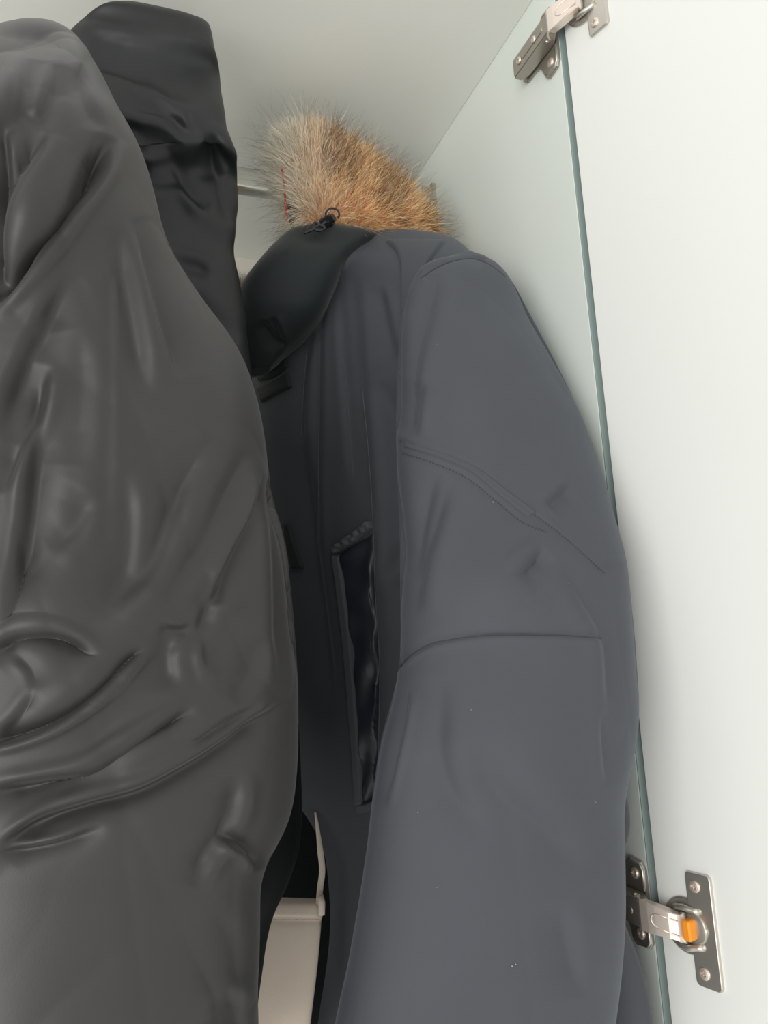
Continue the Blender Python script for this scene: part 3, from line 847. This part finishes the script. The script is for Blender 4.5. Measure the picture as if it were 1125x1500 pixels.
link('chin_strap', patch_on(body, [(376, 570), (400, 558), (424, 545)], [(384, 592), (408, 578), (430, 568)], 0.004, 14, 30, base=-0.002), M_hood, NV)
dashes(body, [(386, 580), (396, 575), (409, 571)], 4, 'buttonhole', NV, M_seaml, 0.0003, 0.0046)

# pocket
pk = link('pocket', patch_on(body, [(497, 812), (508, 880), (517, 960), (524, 1050), (533, 1178)], [(547, 778), (550, 860), (556, 980), (554, 1080), (552, 1172)], 0.003, 40, 180, wr=0.0013, seed=3, base=-0.002), M_navyd, NV)
link('pocket_welt', patch_on(body, [(487, 803), (514, 785), (545, 762)], [(493, 813), (520, 797), (547, 774)], 0.006, 12, 60, wr=0.0006, seed=6, base=-0.002), M_welt, pk)
link('pocket_welt', patch_on(body, [(489, 808), (497, 870), (506, 950), (515, 1050), (524, 1180)], [(501, 812), (511, 880), (520, 960), (527, 1050), (535, 1180)], 0.0055, 12, 160, base=-0.002), M_welt, pk)
link('pocket_welt', patch_on(body, [(524, 1174), (540, 1172), (553, 1168)], [(526, 1188), (540, 1186), (552, 1182)], 0.005, 10, 30, base=-0.002), M_welt, pk)
link('side_seam', tube_mesh(snap_line(body, [(530, 560), (540, 660), (547, 765), (550, 860), (557, 990), (555, 1080), (552, 1180)], 110, 0.0003), 0.0006, 6), M_seaml, NV)
for ln in ([(468, 500), (467, 640), (466, 775)], [(503, 525), (511, 610), (518, 700)], [(450, 500), (444, 580), (441, 640)]):
    link('pleat_edge', tube_mesh(snap_line(body, ln, 60, 0.0001), 0.00045, 6), M_seaml, NV)
link('front_flap', patch_on(body, [(418, 765), (422, 800), (428, 836)], [(425, 765), (436, 800), (448, 834)], 0.004, 10, 30, base=-0.002), M_hood, NV)

# lint
bml = bmesh.new()
for px, py, r in ((722, 736, .0007), (750, 1415, .0008), (755, 1412, .0006), (690, 1040, .0004), (640, 505, .0003), (803, 553, .0004), (735, 525, .0003), (833, 855, .0004), (612, 1190, .0004), (640, 1300, .0003), (795, 1420, .0003), (872, 1175, .0004)):
    h = sleeve.hit(px, py, 0.0003)
    if h: bmesh.ops.create_icosphere(bml, subdivisions=1, radius=r*0.75, matrix=Matrix.Translation(h[0]))
tag(link('lint', bm_mesh(bml), M_lint, slv), 'pale specks of lint', kind='stuff')

# fur trim of the hood: a rolled band arching over the hood's rim
YFU = 0.675
core = Cloth([
    (416, 205, YFU, 470, 196, YFU, .006, .01),
    (412, 225, YFU, 505, 222, YFU, .022, .03),
    (416, 252, YFU-.005, 545, 252, YFU, .030, .04),
    (422, 280, YFU-.01, 588, 288, YFU, .034, .045),
    (430, 305, YFU-.015, 612, 314, YFU, .036, .045),
    (440, 330, YFU-.02, 628, 338, YFU-.005, .036, .045),
    (450, 365, YFU-.025, 640, 365, YFU-.01, .02, .03)], nu=140, nv=110, exp=2.3)
fc = link('fur_backing', core.mesh(), M_skin, NV)
cN = core.normals().reshape(-1, 3); cV = core.V.reshape(-1, 3)
a1 = np.linalg.norm(np.cross(np.roll(core.V, -1, 1)-core.V, np.gradient(core.V, axis=0)), axis=2).ravel()
def fur_fn(r, n):
    idx = r.choice(len(cV), n, p=a1/a1.sum())
    B = cV[idx]+r.normal(size=(n, 3))*0.001; N = cN[idx]
    uv = proj(B); x = uv[:, 0]; y = uv[:, 1]
    left = np.clip((500-x)/90, 0, 1); top = np.clip(((230+0.62*(x-430))-y)/60, -1, 1)
    # lie of the hair: up and outward, sweeping left at the left end, down at the lower left
    sweep = RT[None]*(0.55-1.5*left)[:, None]+UP[None]*(0.95-0.15*left)[:, None]
    low = np.clip((y-285)/40, 0, 1)*np.clip((480-x)/50, 0, 1)
    sweep = sweep*(1-low)[:, None]+low[:, None]*(-RT*0.45-UP*1.0)
    lowr = np.clip((y-300)/40, 0, 1)*np.clip((x-480)/50, 0, 1)
    sweep = sweep*(1-0.8*lowr)[:, None]+0.8*lowr[:, None]*(RT*0.5-UP*0.3)
    clump = np.sin(x*0.21+y*0.13)[:, None]*RT*0.25+np.sin(x*0.13-y*0.19+1.3)[:, None]*UP*0.25
    D = N*0.62+sweep*0.75+clump+r.normal(size=(n, 3))*0.26
    guard = r.random(n) < 0.14
    L = np.where(guard, r.uniform(0.024, 0.050, n), r.uniform(0.011, 0.025, n))*(0.85+0.2*left)
    L = np.where((low > 0.3), L*0.9, L)
    R = np.where(guard, 0.0002, 0.0003)
    cream = np.array([0.95, 0.88, 0.74]); orange = np.array([0.95, 0.60, 0.29]); deep = np.array([0.85, 0.44, 0.18]); dark = np.array([0.06, 0.045, 0.035])
    f = np.clip((x-425)/75+r.normal(size=n)*0.18, 0, 1)[:, None]
    tipc = cream*(1-f)+orange*1.12*f
    k = (r.random(n) < 0.22)[:, None]; tipc = np.where(k, cream*0.95, tipc)
    rootc = (cream*0.8)*(1-f)+deep*f
    # dark guard hairs along the crest
    crest = (top > -0.1) & (x > 470)
    dk_ = (guard & (r.random(n) < 0.75)) | (crest & (r.random(n) < 0.42) & (np.sin(x*0.09+1.0) > -0.5))
    tipc = np.where(dk_[:, None], dark, tipc); 
    rootc = np.where((dk_ & crest)[:, None], rootc*0.55, rootc)
    br = np.clip(1+r.normal(size=(n, 1))*0.22, 0.5, 1.15)
    return B, D, L, R, rootc*br, np.clip(tipc*br, 0, 0.95)
tag(link('fur_trim', fur_mesh(fur_fn, 34000, 3, seg=4), M_fur, NV), 'tan fur, cream at the left end, dark tips along the crest', kind='stuff')

# red piping and lining edge at the left of the fur
pts = [P(a, b, .646) for a, b in catmull([(412, 244), (415, 262), (417, 285), (419, 305), (421, 322)], 30)]
link('hood_lining', ribbon([P(a, b, .648) for a, b in ((431, 300), (433, 318), (437, 334), (443, 350))], 0.013, 0.005), M_hood, NV)
link('red_piping', tube_mesh(pts, 0.0010, 8), M_red, NV)

# cord toggle
T0 = P(484, 322, .612)
tg = bmesh.new()
ax = Vector((RT*0.75+UP*0.35-FW*0.5)).normalized()
cyl(tg, Vector(T0)-ax*0.008, Vector(T0)+ax*0.001, 0.0058, 20, 0.0048)
cyl(tg, Vector(T0)+ax*0.001, Vector(T0)+ax*0.004, 0.0036, 18)
tgo = link('cord_toggle', bm_mesh(tg), M_plastic, NV, smooth=False)
lp = [P(484+10*math.cos(a)+3, 314-9*math.sin(a), .603) for a in np.linspace(-0.6, 3.6, 20)]
link('cord_loop', tube_mesh(lp, 0.0009, 8), M_plastic, tgo)
lp = [P(a, b, .606) for a, b in catmull([(478, 324), (470, 330), (462, 326), (458, 333), (467, 338), (476, 334), (468, 330), (455, 338), (446, 341)], 50)]
link('cord', tube_mesh(lp, 0.0013, 8), M_plastic, tgo)
